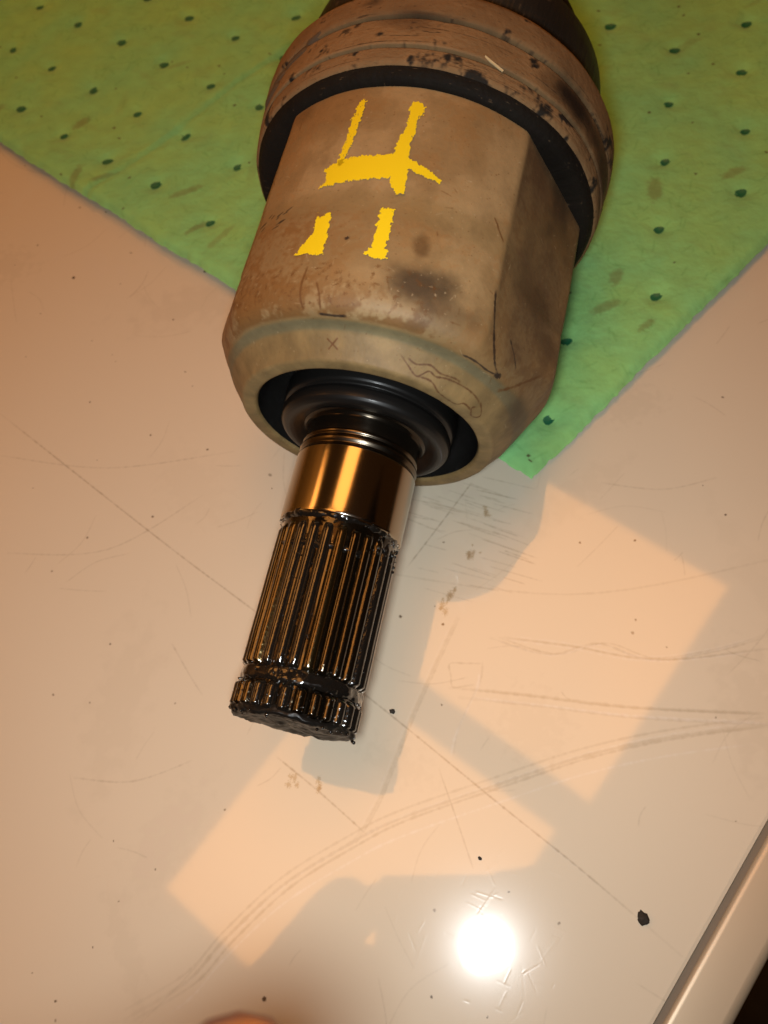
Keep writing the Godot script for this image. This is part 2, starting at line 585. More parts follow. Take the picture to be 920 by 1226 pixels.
func make_pad() -> void:
	var dots := []
	for p in [[309.1, 64.9], [283.7, 65.5], [245.4, 92.4], [257.3, 66.8], [294.6, 39.5], [269.1, 40.2], [231.7, 67.2], [220.1, 93.8], [243.5, 40.6], [205.7, 68.1], [194.1, 94.7], [256.7, 16.3], [217.5, 41.6], [180.0, 69.1], [230.6, 16.1], [191.1, 42.5], [205.0, 17.1], [163.8, 41.9], [178.4, 17.5], [149.5, 16.3], [208.6, 117.5]]:
		dots.append(Vector2(p[0], p[1]) / 1000.0)
	for p in [[104.1, 172.4], [65.9, 197.1], [77.4, 172.9], [51.4, 173.9], [61.1, 148.5], [33.3, 149.4], [45.5, 122.9], [17.4, 124.0], [29.3, 96.9], [13.1, 71.9], [9.1, 17.5], [23.6, 44.3]]:
		dots.append(Vector2(p[0], p[1]) / 1000.0)
	for i in range(-14, 12):
		for j in range(-6, 16):
			var q := Vector2(178.4, 17.5) + Vector2(25.7, -0.8) * i + Vector2(13.9, 25.5) * j
			q /= 1000.0
			q += Vector2(rng.randf_range(-0.001, 0.001), rng.randf_range(-0.001, 0.001))
			if q.x < 0.006 or q.y < 0.006 or q.x > PAD_LONG - 0.006 or q.y > PAD_LONG - 0.006:
				continue
			var free := true
			for d in dots:
				if q.distance_to(d) < 0.0165:
					free = false
					break
			if free:
				dots.append(q)
	var n := 316
	var step := PAD_LONG / (n - 1)
	var heights := PackedFloat32Array()
	for i in n:
		for j in n:
			heights.append(pad_height(i * step, j * step))
	for d in dots:
		var ci := int(d.x / step)
		var cj := int(d.y / step)
		for i in range(maxi(ci - 7, 0), mini(ci + 9, n)):
			for j in range(maxi(cj - 7, 0), mini(cj + 9, n)):
				var e: float = Vector2(i * step, j * step).distance_to(d)
				heights[i * n + j] -= 0.0016 * exp(-pow(e / 0.0034, 2.0))
	var points := PackedVector3Array()
	var uvs := PackedVector2Array()
	for i in n:
		for j in n:
			var q := pad_at(i * step, j * step)
			var wave := Vector2(coarse.get_noise_2d(i * step * 0.6, 40.0), coarse.get_noise_2d(j * step * 0.6, 80.0)) * 0.0012
			wave *= 1.4
			if i == 0 or j == 0:
				wave += Vector2(middle.get_noise_2d(i * step * 2.0, j * step * 2.0), middle.get_noise_2d(i * step * 2.0 + 7.0, j * step * 2.0)) * 0.0006
			points.append(Vector3(q.x + wave.y, heights[i * n + j], q.y + wave.x))
			uvs.append(Vector2(i, j) / (n - 1))
	# colour: fibrous green felt with old oil and dust marks
	var size := 1024
	var im := Image.create(size, size, false, Image.FORMAT_RGB8)
	var small := Image.create(256, 256, false, Image.FORMAT_RGB8)
	var green := Vector3(0.225, 0.545, 0.205)
	var moss := Vector3(0.265, 0.535, 0.165)
	for y in 256:
		for x in 256:
			var l := y / 255.0
			var a := clampf(0.5 + 0.9 * coarse.get_noise_2d(x * 0.0016, y * 0.0016), 0.0, 1.0)
			var v := green.lerp(moss, a) * (1.0 + 0.09 * middle.get_noise_2d(x * 0.0016, y * 0.0016))
			v = v.lerp(Vector3(0.2, 0.16, 0.05), 0.16 * smoothstep(0.25, 0.75, coarse.get_noise_2d(x * 0.004 + 70.0, y * 0.002)))
			var col := lin(v.x, v.y, v.z)
			small.set_pixel(y, x, col)
	small.resize(size, size, Image.INTERPOLATE_CUBIC)
	im.blit_rect(small, Rect2i(0, 0, size, size), Vector2i.ZERO)
	var px := size / (PAD_LONG * 1000.0)
	for k in 9000:
		var p := Vector2(rng.randf() * size, rng.randf() * size)
		var dir := Vector2.from_angle(rng.randf() * PI)
		stroke(im, PackedVector2Array([p, p + dir * rng.randf_range(4, 14)]), 1.0, lin(0.3, 0.6, 0.3) if k % 2 else lin(0.09, 0.26, 0.06), 0.22, 0.2, false)
	for k in 55:
		var p := Vector2(rng.randf() * size, rng.randf() * size)
		spot(im, p, rng.randf_range(8, 30), rng.randf_range(3, 10), lin(0.16, 0.10, 0.03), rng.randf_range(0.06, 0.22), rng.randf_range(0.6, 2.2), 0.3)
	for p in [[22, 60, 16, 6], [27, 72, 12, 6], [8, 60, 10, 4], [167, 22, 20, 5], [196, 10, 16, 4], [205, 4, 22, 5], [230, 25, 14, 6], [40, 110, 18, 8], [25, 130, 14, 6], [150, 12, 18, 4], [262, 8, 18, 7]]:
		spot(im, Vector2(p[0], p[1]) * px, p[2], p[3], lin(0.13, 0.08, 0.025), 0.3, rng.randf_range(0.8, 2.0), 0.3)
	for k in 240:
		var p := Vector2(rng.randf() * size, rng.randf() * size)
		spot(im, p, rng.randf_range(0.9, 2.2), rng.randf_range(0.8, 1.8), lin(0.05, 0.035, 0.015), 0.8, 0, 0.4)
	var crease := []
	for k in 18:
		crease.append(Vector2((0.196 - 0.004 * coarse.get_noise_2d(k * 0.024 * 0.3, 5.0)) * 1000.0 * px, k * 0.024 * 1000.0 * px))
	stroke(im, spline_points(crease, 4), 8.0, lin(0.14, 0.50, 0.26), 0.22, 0.5, false)
	var felt := mat(Color.WHITE, 0.9)
	felt.albedo_texture = ImageTexture.create_from_image(im)
	felt.metallic_specular = 0.25
	felt.rim_enabled = true
	felt.rim = 0.25
	felt.rim_tint = 0.7
	felt.normal_enabled = true
	felt.normal_scale = 0.22
	felt.normal_texture = noise_texture(1024, 0.11, 0, 1, 9, true, 3.0)
	var t := thing("absorbent_pad", "green dimpled absorbent pad under the joint with brown stains", "absorbent pad", Vector3(pad_at(0.2, 0.2).x, 0, pad_at(0.2, 0.2).y))
	var low := Transform3D(Basis.IDENTITY, -t.position)
	felt.uv1_scale = Vector3(1, 1, 1)
	put_mesh("felt_sheet", sheet(points, uvs, n, true), felt, t, low)
	# fused bond dots at the bottom of each dimple
	var fused := mat(lin(0.012, 0.13, 0.06), 0.45)
	var dot_points := PackedVector3Array()
	var dot_uv := PackedVector2Array()
	for r in [0.0, 0.5, 0.85, 1.0]:
		for k in 15:
			var a := TAU * (k % 14) / 14.0
			var rr: float = r * (1.0 + 0.08 * sin(a * 3.0 + 1.0))
			dot_points.append(Vector3(cos(a) * rr * 0.0021, 0.00030 * r * r, sin(a) * rr * 0.0016))
			dot_uv.append(Vector2(r, k / 14.0))
	var dot := sheet(dot_points, dot_uv, 15)
	for d in dots:
		var q := pad_at(d.x, d.y)
		var i := clampi(int(d.x / step + 0.5), 1, n - 2)
		var j := clampi(int(d.y / step + 0.5), 1, n - 2)
		var at := points[i * n + j]
		var slope := Vector3(0, 0, 0)
		slope = (points[(i + 3) % n * n + j] - points[maxi(i - 3, 0) * n + j]).cross(points[i * n + mini(j + 3, n - 1)] - points[i * n + maxi(j - 3, 0)])
		if slope.y < 0:
			slope = -slope
		var b := Basis(Quaternion(Vector3.UP, slope.normalized())) * Basis(Vector3.UP, 0.25 + rng.randf_range(-0.3, 0.3))
		b = b.scaled_local(Vector3.ONE * rng.randf_range(0.82, 1.1))
		put_mesh("bond_dot", dot, fused, t, low * Transform3D(b, Vector3(q.x + (at.x - q.x) , at.y + 0.00022, at.z)))


# ---------------------------------------------------------------- joint

func flats(angle: float) -> float:  # outline of the housing: three arcs and three flats
	var r := BODY
	for c in [deg_to_rad(65.5), PI, deg_to_rad(-62.0)]:
		var d := absf(wrapf(angle - c, -PI, PI))
		if d < PI / 2:
			r = minf(r, (0.0386 if c == deg_to_rad(65.5) else 0.0391) / cos(d))
	return r


func soft_flats(angle: float) -> float:
	var sum := 0.0
	for k in 7:
		sum += flats(angle + (k - 3) * 0.004)
	return sum / 7.0


func housing_shape(s: float, angle: float, r: float) -> Vector3:
	var body := soft_flats(angle)
	var k := clampf((r - 0.034) / (BODY - 0.034), 0.0, 1.0)
	var radius := lerpf(r, body * r / BODY, smoothstep(0.0, 1.0, k)) if r > 0.034 else r
	var mm := s * 1000.0
	var turn_ := absf(rad_to_deg(angle))
	var back := 0.009 * smoothstep(45.0, 95.0, turn_)  # the front edge falls back round the sides
	if r > 0.0345 and mm < 77.7:
		var t := clampf((r - 0.0345) / (0.0409 - 0.0345), 0.0, 1.0)
		s = lerpf(s, lerpf(0.0746, 0.0776 + back, t), smoothstep(38.0, 62.0, turn_))
	elif mm >= 77.7 and r > 0.034:
		s += back * (1.0 - smoothstep(78.0, 110.0, mm))
	var at := ring_point(s, angle, radius)
	var rough := 0.00010 * middle.get_noise_3dv(at * 1.2) + 0.00018 * coarse.get_noise_3dv(at * 1.5)
	if r > 0.0272:
		at = ring_point(s, angle, radius + rough)
	return at


const SKIN_S0 := 57.0
const SKIN_S1 := 140.0
const SKIN_W := 1536
const SKIN_H := 512


func skin_px(s: float, degrees: float) -> Vector2:
	return Vector2((degrees + 180.0) / 360.0 * SKIN_W, (s - SKIN_S0) / (SKIN_S1 - SKIN_S0) * SKIN_H)


func skin_line(pts: Array) -> PackedVector2Array:
	var out := []
	for p in pts:
		out.append(skin_px(p[0], p[1]))
	return spline_points(out, 6)


func stain(v: Vector3, s: float, deg: float, cs: float, ca: float, rs: float, ra: float, c: Vector3, strength: float, rag: float) -> Vector3:
	var e := Vector2((s - cs) / rs, (deg - ca) / ra).length()
	if e > 1.6:
		return v
	e += rag * 0.55 * coarse.get_noise_2d(s * 0.0016 + cs, deg * 0.0012)
	e += rag * 0.16 * middle.get_noise_2d(s * 0.0016, deg * 0.0012 + ca)
	return v.lerp(c, strength * smoothstep(1.05, 0.1, e))


func skin_relief(w: int, h: int, s0: float, s1: float, r: float) -> Image:
	var im := Image.create(w, h, false, Image.FORMAT_L8)
	for y in h:
		var s := lerpf(s0, s1, (y + 0.5) / h) / 1000.0
		for x in w:
			var at := ring_point(s, -PI + TAU * (x + 0.5) / w, r)
			var v := 0.5 + 0.32 * fine.get_noise_3dv(at) + 0.2 * middle.get_noise_3dv(at)
			im.set_pixel(x, y, Color(v, v, v))
	return im


func housing_skin() -> Image:
	var w := SKIN_W / 2
	var h := SKIN_H / 2
	var im := Image.create(w, h, false, Image.FORMAT_RGB8)
	var dust := Vector3(0.255, 0.160, 0.066)
	var pale := Vector3(0.285, 0.195, 0.092)
	var bare := Vector3(0.185, 0.125, 0.050)
	var rust := Vector3(0.17, 0.080, 0.022)
	var soot := Vector3(0.040, 0.026, 0.014)
	for y in h:
		var s := lerpf(SKIN_S0, SKIN_S1, (y + 0.5) / h)
		for x in w:
			var deg := -180.0 + 360.0 * (x + 0.5) / w
			var a := deg_to_rad(deg)
			var at := ring_point(s / 1000.0, a, BODY)
			var n1 := coarse.get_noise_3dv(at)
			var n2 := middle.get_noise_3dv(at)
			var v := dust.lerp(pale, clampf(0.25 + n1, 0.0, 1.0))
			v = v.lerp(pale * 1.12, 0.4 * smoothstep(0.02, 0.22, n1 + 0.5 * n2))
			v = v.lerp(rust * 1.25, 0.3 * smoothstep(0.05, 0.3, 0.6 * n2 - n1 + 0.5 * fine.get_noise_3dv(at)))
			if s > 97.5 and s < 106.0:  # the turned band
				v = v.lerp(bare * 1.12, 0.45 * smoothstep(97.5, 99.5, s) * smoothstep(106.0, 104.0, s))
			# rust creeping round the front half of the upper lobe
			var creep := smoothstep(107.0, 94.0, s) * smoothstep(72.5, 74.5, s) * smoothstep(10.0, -22.0, deg) * smoothstep(-60.0, -42.0, deg)
			v = v.lerp(rust, creep * clampf(0.55 + 0.9 * n1 + 0.9 * n2 + 0.9 * fine.get_noise_3dv(at), 0.0, 0.95) * 0.85)
			var low := smoothstep(86.0, 76.0, s) * smoothstep(72.5, 74.5, s)
			v = v.lerp(rust * 0.9, low * clampf(n2 * 2.4 + 0.35 + n1 + 1.2 * fine.get_noise_3dv(at), 0.0, 0.85) * (1.0 if deg < 30.0 else 0.4))
			# the collar is cleaner metal with green-grey tint
			v = v.lerp(bare * (1.0 + 0.2 * n2 + 0.15 * n1), smoothstep(74.2, 72.8, s) * 0.85)
			v = v.lerp(Vector3(0.135, 0.12, 0.065), smoothstep(73.4, 72.4, s) * smoothstep(69.8, 70.8, s) * 0.8)
			v = stain(v, s, deg, 84.0, 20.0, 7.0, 16.0, soot, 0.88, 0.9)
			v = stain(v, s, deg, 83.0, 26.0, 8.0, 16.0, soot * 1.4, 0.5, 1.3)
			v = stain(v, s, deg, 128.0, 72.0, 16.0, 22.0, soot, 0.85, 0.8)
			v = stain(v, s, deg, 101.0, 66.0, 11.0, 18.0, Vector3(0.055, 0.026, 0.010), 0.85, 1.0)
			v = stain(v, s, deg, 90.0, 82.0, 9.0, 14.0, Vector3(0.065, 0.032, 0.012), 0.7, 1.2)
			v = stain(v, s, deg, 112.0, 56.0, 26.0, 7.0, Vector3(0.10, 0.06, 0.028), 0.5, 0.8)
			v = stain(v, s, deg, 71.5, 84.0, 5.0, 14.0, soot * 1.5, 0.75, 1.0)
			v = stain(v, s, deg, 93.0, 17.5, 3.0, 2.6, rust * 0.55, 0.7, 2.0)
			v = stain(v, s, deg, 132.0, -34.0, 6.0, 8.0, rust * 0.7, 0.5, 1.2)
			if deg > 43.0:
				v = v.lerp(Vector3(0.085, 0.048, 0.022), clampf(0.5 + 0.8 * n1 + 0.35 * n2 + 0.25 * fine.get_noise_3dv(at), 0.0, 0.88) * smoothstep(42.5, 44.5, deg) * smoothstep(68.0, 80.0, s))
			if s < 63.2:
				v = bare * 1.06 * (1.0 + 0.2 * n2)
			v *= 1.0 + 0.16 * n2 + 0.10 * fine.get_noise_3dv(at) + 0.10 * n1
			im.set_pixel(x, y, lin(v.x, v.y, v.z))
	im.resize(SKIN_W, SKIN_H, Image.INTERPOLATE_CUBIC)
	var ink := lin(0.022, 0.013, 0.008)
	var rusty := lin(0.11, 0.045, 0.012)
	var ash := lin(0.42, 0.33, 0.2)
	for k in 3600:  # grain of the dust
		var p := Vector2(rng.randf() * SKIN_W, rng.randf() * SKIN_H)
		spot(im, p, rng.randf_range(0.7, 1.7), rng.randf_range(0.7, 1.4), rusty if k % 3 else ash, rng.randf_range(0.15, 0.5), 0, 0.5)
	for k in 90:  # nicks and rubbed lines
		var p := skin_px(rng.randf_range(66, 134), rng.randf_range(-50, 95))
		var dir := Vector2.from_angle(rng.randf() * TAU)
		stroke(im, PackedVector2Array([p, p + dir * rng.randf_range(4, 16)]), 1.3, ash if k % 2 else rusty, rng.randf_range(0.25, 0.7), 0.8)
	for k in 130:  # rust flecks on the front half
		var p := skin_px(rng.randf_range(75.5, 86), rng.randf_range(-45, 25))
		spot(im, p, rng.randf_range(1.5, 6), rng.randf_range(1.2, 3.5), rusty, rng.randf_range(0.25, 0.65), rng.randf() * PI, 1.2)
	for k in 14:
		var p := skin_px(rng.randf_range(80, 88), rng.randf_range(12, 34))
		spot(im, p, rng.randf_range(0.8, 3.0), rng.randf_range(0.7, 2.0), ash, rng.randf_range(0.3, 0.7), rng.randf() * PI, 0.8)
	stroke(im, skin_line([[91, 42.5], [88.0, 43.0], [81.4, 46.0], [77.7, 50.0], [74.2, 56.5]]), 4.2, ink, 0.95, 0.8)
	spot(im, skin_px(74.1, 56.8), 10, 7, ink, 1.0, 0, 0.5)
	stroke(im, skin_line([[74.1, 56], [73.8, 51], [73.9, 45.5], [73.5, 38.5]]), 3.2, ink, 0.8, 0.6)
	stroke(im, skin_line([[71.0, 61.5], [73, 66], [74.8, 70.5], [77, 76], [79.6, 81.5]]), 5.0, rusty, 0.9, 0.9)
	stroke(im, skin_line([[84, 55], [80, 61], [78, 64]]), 3.0, ink, 0.6, 0.8)
	stroke(im, skin_line([[107.4, 36.7], [102.9, 41.8]]), 2.4, rusty, 0.8)
	for k in 14:  # dark dashes on the left
		var p := skin_px(98.9 + rng.randf_range(-3.2, 3.2), -33.0 + rng.randf_range(-7, 7))
		stroke(im, PackedVector2Array([p, p + Vector2(rng.randf_range(4, 12), rng.randf_range(2, 6))]), 2.2, ink, 0.7)
	spot(im, skin_px(91.9, -3.6), 4, 3, ink, 0.95, 0.6, 0.6)
	stroke(im, skin_line([[85, -13], [79, -13.6], [75, -12.6]]), 3.0, rusty, 0.8)
	stroke(im, skin_line([[81, -9.0], [78, -7.4], [75, -7.2]]), 2.4, rusty, 0.7)
	stroke(im, skin_line([[74.3, -8], [74.0, -3], [74.2, 1]]), 4.0, ink, 0.8)
	# scratched cross on the collar
	stroke(im, skin_line([[68.3, -6.8], [66.2, -2.7]]), 2.4, rusty, 0.95, 0.3, false)
	stroke(im, skin_line([[68.5, -2.9], [66.1, -6.4]]), 2.4, rusty, 0.95, 0.3, false)
	# hair-like rust trails on the collar
	for trail in [[[68.0, 20.0], [66.3, 24], [64.7, 29.0], [66.6, 32.5], [66.2, 36], [66.9, 41.0], [67.3, 50.5], [66.9, 57], [66.0, 61.0]], [[67.7, 23.0], [67.0, 27], [67.9, 32.0], [67.2, 37], [67.7, 43], [67.6, 47]], [[64.7, 29.0], [64.9, 35], [63.3, 41], [62.9, 49.5], [64.4, 53], [63.9, 60.0]], [[66.9, 59], [64.9, 64.0], [63.2, 61], [64.6, 57.5], [65.6, 60]]]:
		stroke(im, skin_line(trail), 2.3, lin(0.085, 0.036, 0.012), 0.85, 0.6)
	return im


var joint: Node3D
var joint_place: Transform3D


func make_joint() -> void:
	var foot := joint_frame * ring_point(0.15, 0, 0)
	joint = thing("drive_shaft_joint", "dusty constant-velocity joint with oily splined shaft and yellow paint marks", "drive shaft joint", Vector3(foot.x, 0.002, foot.z))
	joint_place = Transform3D(Basis.IDENTITY, -joint.position) * joint_frame
	make_housing()
	make_boot()
	make_shaft()
	make_paint()
	make_grease()


func make_housing() -> void:
	var m := mat(Color.WHITE, 0.62)
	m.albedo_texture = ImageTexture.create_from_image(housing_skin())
	m.metallic_specular = 0.45
	m.heightmap_enabled = true
	m.heightmap_texture = ImageTexture.create_from_image(skin_relief(SKIN_W, SKIN_H, SKIN_S0, SKIN_S1, BODY))
	m.heightmap_scale = 0.010
	var profile := [[81, 27.0], [76, 27.0], [71, 27.0], [70.0, 27.1], [69.6, 27.4], [69.45, 27.8]]
	profile += [[69.4, 28.2], [69.4, 29.4], [69.45, 30.1], [69.6, 30.6], [70.0, 31.0], [70.8, 31.4], [72.6, 32.9], [74.0, 34.0], [74.6, 34.5], [75.0, 35.1], [75.25, 36.0], [75.4, 37.2], [75.6, 38.3], [76.0, 39.3], [76.7, 40.2], [77.6, 40.9], [79.0, 41.5], [81.0, 41.9]]
	for k in 4:
		profile.append([84.0 + 4.0 * k, 42.0])
	profile += [[97.4, 42.0], [97.9, 41.85], [100, 41.8], [105.4, 41.8], [105.9, 42.0]]
	for k in 7:
		profile.append([109.0 + 4.0 * k, 42.0])
	profile.append([136, 41.9])
	var k0 := 0
	for k in profile.size():
		if absf(profile[k][0] - 77.6) < 0.01 and profile[k][1] > 40.0:
			k0 = k
	for k in profile.size():
		profile[k].append(profile[k][0])
	for k in range(k0 - 1, -1, -1):  # the print follows the curved face, not the axis
		profile[k][2] = profile[k + 1][2] - Vector2(profile[k][0] - profile[k + 1][0], profile[k][1] - profile[k + 1][1]).length()
	var mesh := turned(profile, 450, SKIN_S0, SKIN_S1, "housing")
	var h := put_mesh("housing", mesh, m, joint, joint_place)
	h.set_meta("label", "dusty tan housing with flats, rust and an oil stain")
	# the dark floor of the bore
	var oily := mat(lin(0.012, 0.011, 0.010), 0.22)
	oily.clearcoat_enabled = true
	oily.clearcoat = 0.6
	oily.clearcoat_roughness = 0.2
	put_mesh("bore", turned(smooth_profile([[70.2, 26.95], [86, 26.9], [88, 26.0], [88.6, 24], [88.6, 12]], 3), 96, 60, 90), oily, h)


func boot_shape(s: float, angle: float, r: float) -> Vector3:
	var at := ring_point(s, angle, r)
	var rough := 0.00022 * coarse.get_noise_3dv(at) + 0.00012 * middle.get_noise_3dv(at)
	at = ring_point(s, angle, r + rough)
	var world := joint_frame * at
	if world.y < 0.0018:  # pressed flat where it rests on the pad
		world.y = 0.0018
		at = joint_frame.affine_inverse() * world
	return at


func boot_image(s0: float, s1: float, dusty: Vector3, wear: float, seed_: float) -> Image:
	var w := 768
	var h := 96
	var im := Image.create(w, h, false, Image.FORMAT_RGB8)
	for y in h:
		var s := lerpf(s0, s1, (y + 0.5) / h)
		for x in w:
			var deg := -180.0 + 360.0 * (x + 0.5) / w
			var at := ring_point(s / 1000.0, deg_to_rad(deg), 0.047)
			var n1 := coarse.get_noise_3dv(at * 1.3 + Vector3.ONE * seed_)
			var n2 := middle.get_noise_3dv(at * 1.2 + Vector3.ONE * seed_)
			var v := dusty * (1.0 + 0.3 * n1 + 0.15 * n2)
			v = v.lerp(Vector3(0.016, 0.013, 0.010), smoothstep(0.55 - wear, 0.85 - wear, n1 * 0.7 + n2 * 0.7 + 0.3 * fine.get_noise_3dv(at + Vector3.ONE * seed_) + 0.06))
			v = stain(v, s, deg, 146.5, 55.0, 6.5, 21.0, Vector3(0.016, 0.009, 0.005), 1.0, 0.8)
			v = stain(v, s, deg, 144.5, 76.0, 7.0, 20.0, Vector3(0.03, 0.014, 0.007), 0.9, 0.9)
			v = stain(v, s, deg, 148.5, -2.0, 4.0, 14.0, Vector3(0.06, 0.03, 0.014), 0.6, 1.1)
			v = stain(v, s, deg, 154.4, -14.0, 3.8, 11.0, Vector3(0.007, 0.006, 0.005), 1.0, 1.8)
			v = stain(v, s, deg, 150.5, 4.0, 0.9, 12.0, Vector3(0.03, 0.018, 0.010), 0.7, 1.0)
			v = stain(v, s, deg, 147.0, -48.0, 2.4, 6.0, Vector3(0.05, 0.025, 0.012), 0.7, 1.2)
			im.set_pixel(x, y, lin(v.x, v.y, v.z))
	im.resize(w * 2, h * 2, Image.INTERPOLATE_CUBIC)
	for k in 46 if dusty.x > 0.05 else 10:  # cracks and rub marks that run round the boot
		var p := Vector2(rng.randf() * w * 2, rng.randf() * h * 2)
		var long := rng.randf_range(20, 190)
		stroke(im, spline_points([p, p + Vector2(long * 0.5, rng.randf_range(-5, 5)), p + Vector2(long, rng.randf_range(-8, 8))], 5), rng.randf_range(1.5, 5.0), lin(0.03, 0.018, 0.010) if k % 4 else lin(0.26, 0.17, 0.09), rng.randf_range(0.35, 0.9), 0.95)
	for k in 420:
		var p := Vector2(rng.randf() * w * 2, rng.randf() * h * 2)
		spot(im, p, rng.randf_range(1, 4), rng.randf_range(1, 2.5), lin(0.05, 0.025, 0.012) if dusty.x > 0.05 else lin(0.13, 0.085, 0.045), rng.randf_range(0.2, 0.8), 0, 0.9)
	return im


var boot_relief: ImageTexture


func boot_mat(im: Image, rough: float) -> StandardMaterial3D:
	var m := mat(Color.WHITE, rough)
	m.albedo_texture = ImageTexture.create_from_image(im)
	m.metallic_specular = 0.35
	m.heightmap_enabled = true
	m.heightmap_texture = boot_relief
	m.heightmap_scale = 0.03
	return m


func make_boot() -> void:
	var dust := Vector3(0.20, 0.118, 0.052)
	boot_relief = ImageTexture.create_from_image(skin_relief(1536, 128, 138.0, 150.0, 0.046))
	var black := boot_mat(boot_image(133.0, 142.0, Vector3(0.011, 0.009, 0.007), -0.9, 3.0), 0.7)
	black.metallic_specular = 0.2
	put_mesh("boot_groove", turned(smooth_profile([[140.0, 45.3], [145, 45.4], [151, 45.5]], 2), 120, 133.0, 151.0, "boot"), black, joint, joint_place)
	var rubber := put_mesh("boot", turned(smooth_profile([[134.6, 37], [134.2, 41.0], [134.3, 42.8], [134.9, 43.9], [135.9, 44.6], [137.0, 45.0]], 3), 180, 133.0, 142.0, "boot"), black, joint, joint_place)
	rubber.set_meta("label", "black rubber boot end filling the gaps beside the housing")
	put_mesh("boot_lip", turned(smooth_profile([[136.9, 44.7], [137.2, 45.3], [137.9, 45.8], [139.6, 46.1], [140.9, 46.2], [141.2, 46.0], [141.3, 44.6]], 3), 180, 136, 142, "boot"), boot_mat(boot_image(136, 142, dust, 0.27, 7.0), 0.85), rubber)
	var band := put_mesh("boot_clamp", turned(smooth_profile([[141.9, 44.6], [142.0, 46.3], [142.4, 46.6], [145.5, 46.9], [148.9, 47.0], [149.2, 46.8], [149.3, 45.0]], 4), 180, 141.5, 150, "boot"), boot_mat(boot_image(141.5, 150, dust * 1.06, 0.20, 13.0), 0.75), joint, joint_place)
	put_mesh("boot_cuff", turned(smooth_profile([[149.2, 45.0], [150.2, 45.1], [150.3, 47.0], [151.2, 47.5], [154.0, 47.7], [157.0, 47.6], [158.4, 47.0], [159.4, 45.6], [160.0, 44.0]], 3), 180, 149, 161, "boot"), boot_mat(boot_image(149, 161, dust * 0.95, 0.30, 19.0), 0.85), rubber)
	var dark := boot_mat(boot_image(159, 205, Vector3(0.018, 0.015, 0.012), -0.9, 29.0), 0.5)
	put_mesh("boot_bellows", turned(smooth_profile([[159.8, 44.2], [161, 42.3], [163.5, 40.6], [166, 40.4], [170, 41.6], [175, 42.0], [180, 41.4], [184, 39.0], [187, 34.0], [189, 31], [192, 32.5], [196, 34.0], [200, 32], [203, 26], [206, 24], [211, 26], [216, 22], [222, 16], [234, 14.6]], 3), 120, 159, 235, "boot"), dark, rubber)
	# pressed tabs of the clamp
	var tab_mat := mat(lin(0.075, 0.045, 0.022), 0.7)
	for tab in [[147.4, -45.0, -34.0, 1.1], [145.6, -52.0, -44.0, 1.0], [143.4, -57.5, -47.0, 0.9], [150.0, -36.0, -28.0, 0.8]]:
		var points := PackedVector3Array()
		var uvs := PackedVector2Array()
		for row in [[-1.0, -0.3], [-0.7, 0.55], [0.0, 0.8], [0.7, 0.55], [1.0, -0.3]]:
			for k in 9:
				var t := k / 8.0
				var lift := smoothstep(0.0, 0.18, t) * smoothstep(1.0, 0.82, t)
				var a: float = deg_to_rad(lerpf(tab[1], tab[2], t))
				points.append(ring_point((tab[0] + row[0] * tab[3] + 1.6 * t) / 1000.0, a, 0.0468 + row[1] * lift / 1000.0))
				uvs.append(Vector2(t, row[0]))
		put_mesh("clamp_tab", sheet(points, uvs, 9, true), tab_mat, band)
	# a pale fibre caught on the clamp
	var st := SurfaceTool.new()
	st.begin(Mesh.PRIMITIVE_TRIANGLES)
	box(st, Vector3.ZERO, Vector3(0.0052, 0.0003, 0.0005))
	var place := Transform3D(Basis(Vector3.UP, -0.45) * Basis(Vector3.BACK, -0.35), ring_point(0.1418, deg_to_rad(24.5), 0.0465))
	part("fibre", st, mat(lin(0.55, 0.45, 0.25), 0.7), band, place)
	# bar of the drive shaft beyond the boot
	var bar := mat(lin(0.10, 0.07, 0.045), 0.6, 0.3)
	put_mesh("shaft_bar", turned(smooth_profile([[222, 13], [300, 13], [420, 13], [420, 1]], 2), 40, 220, 420), bar, joint, joint_place)


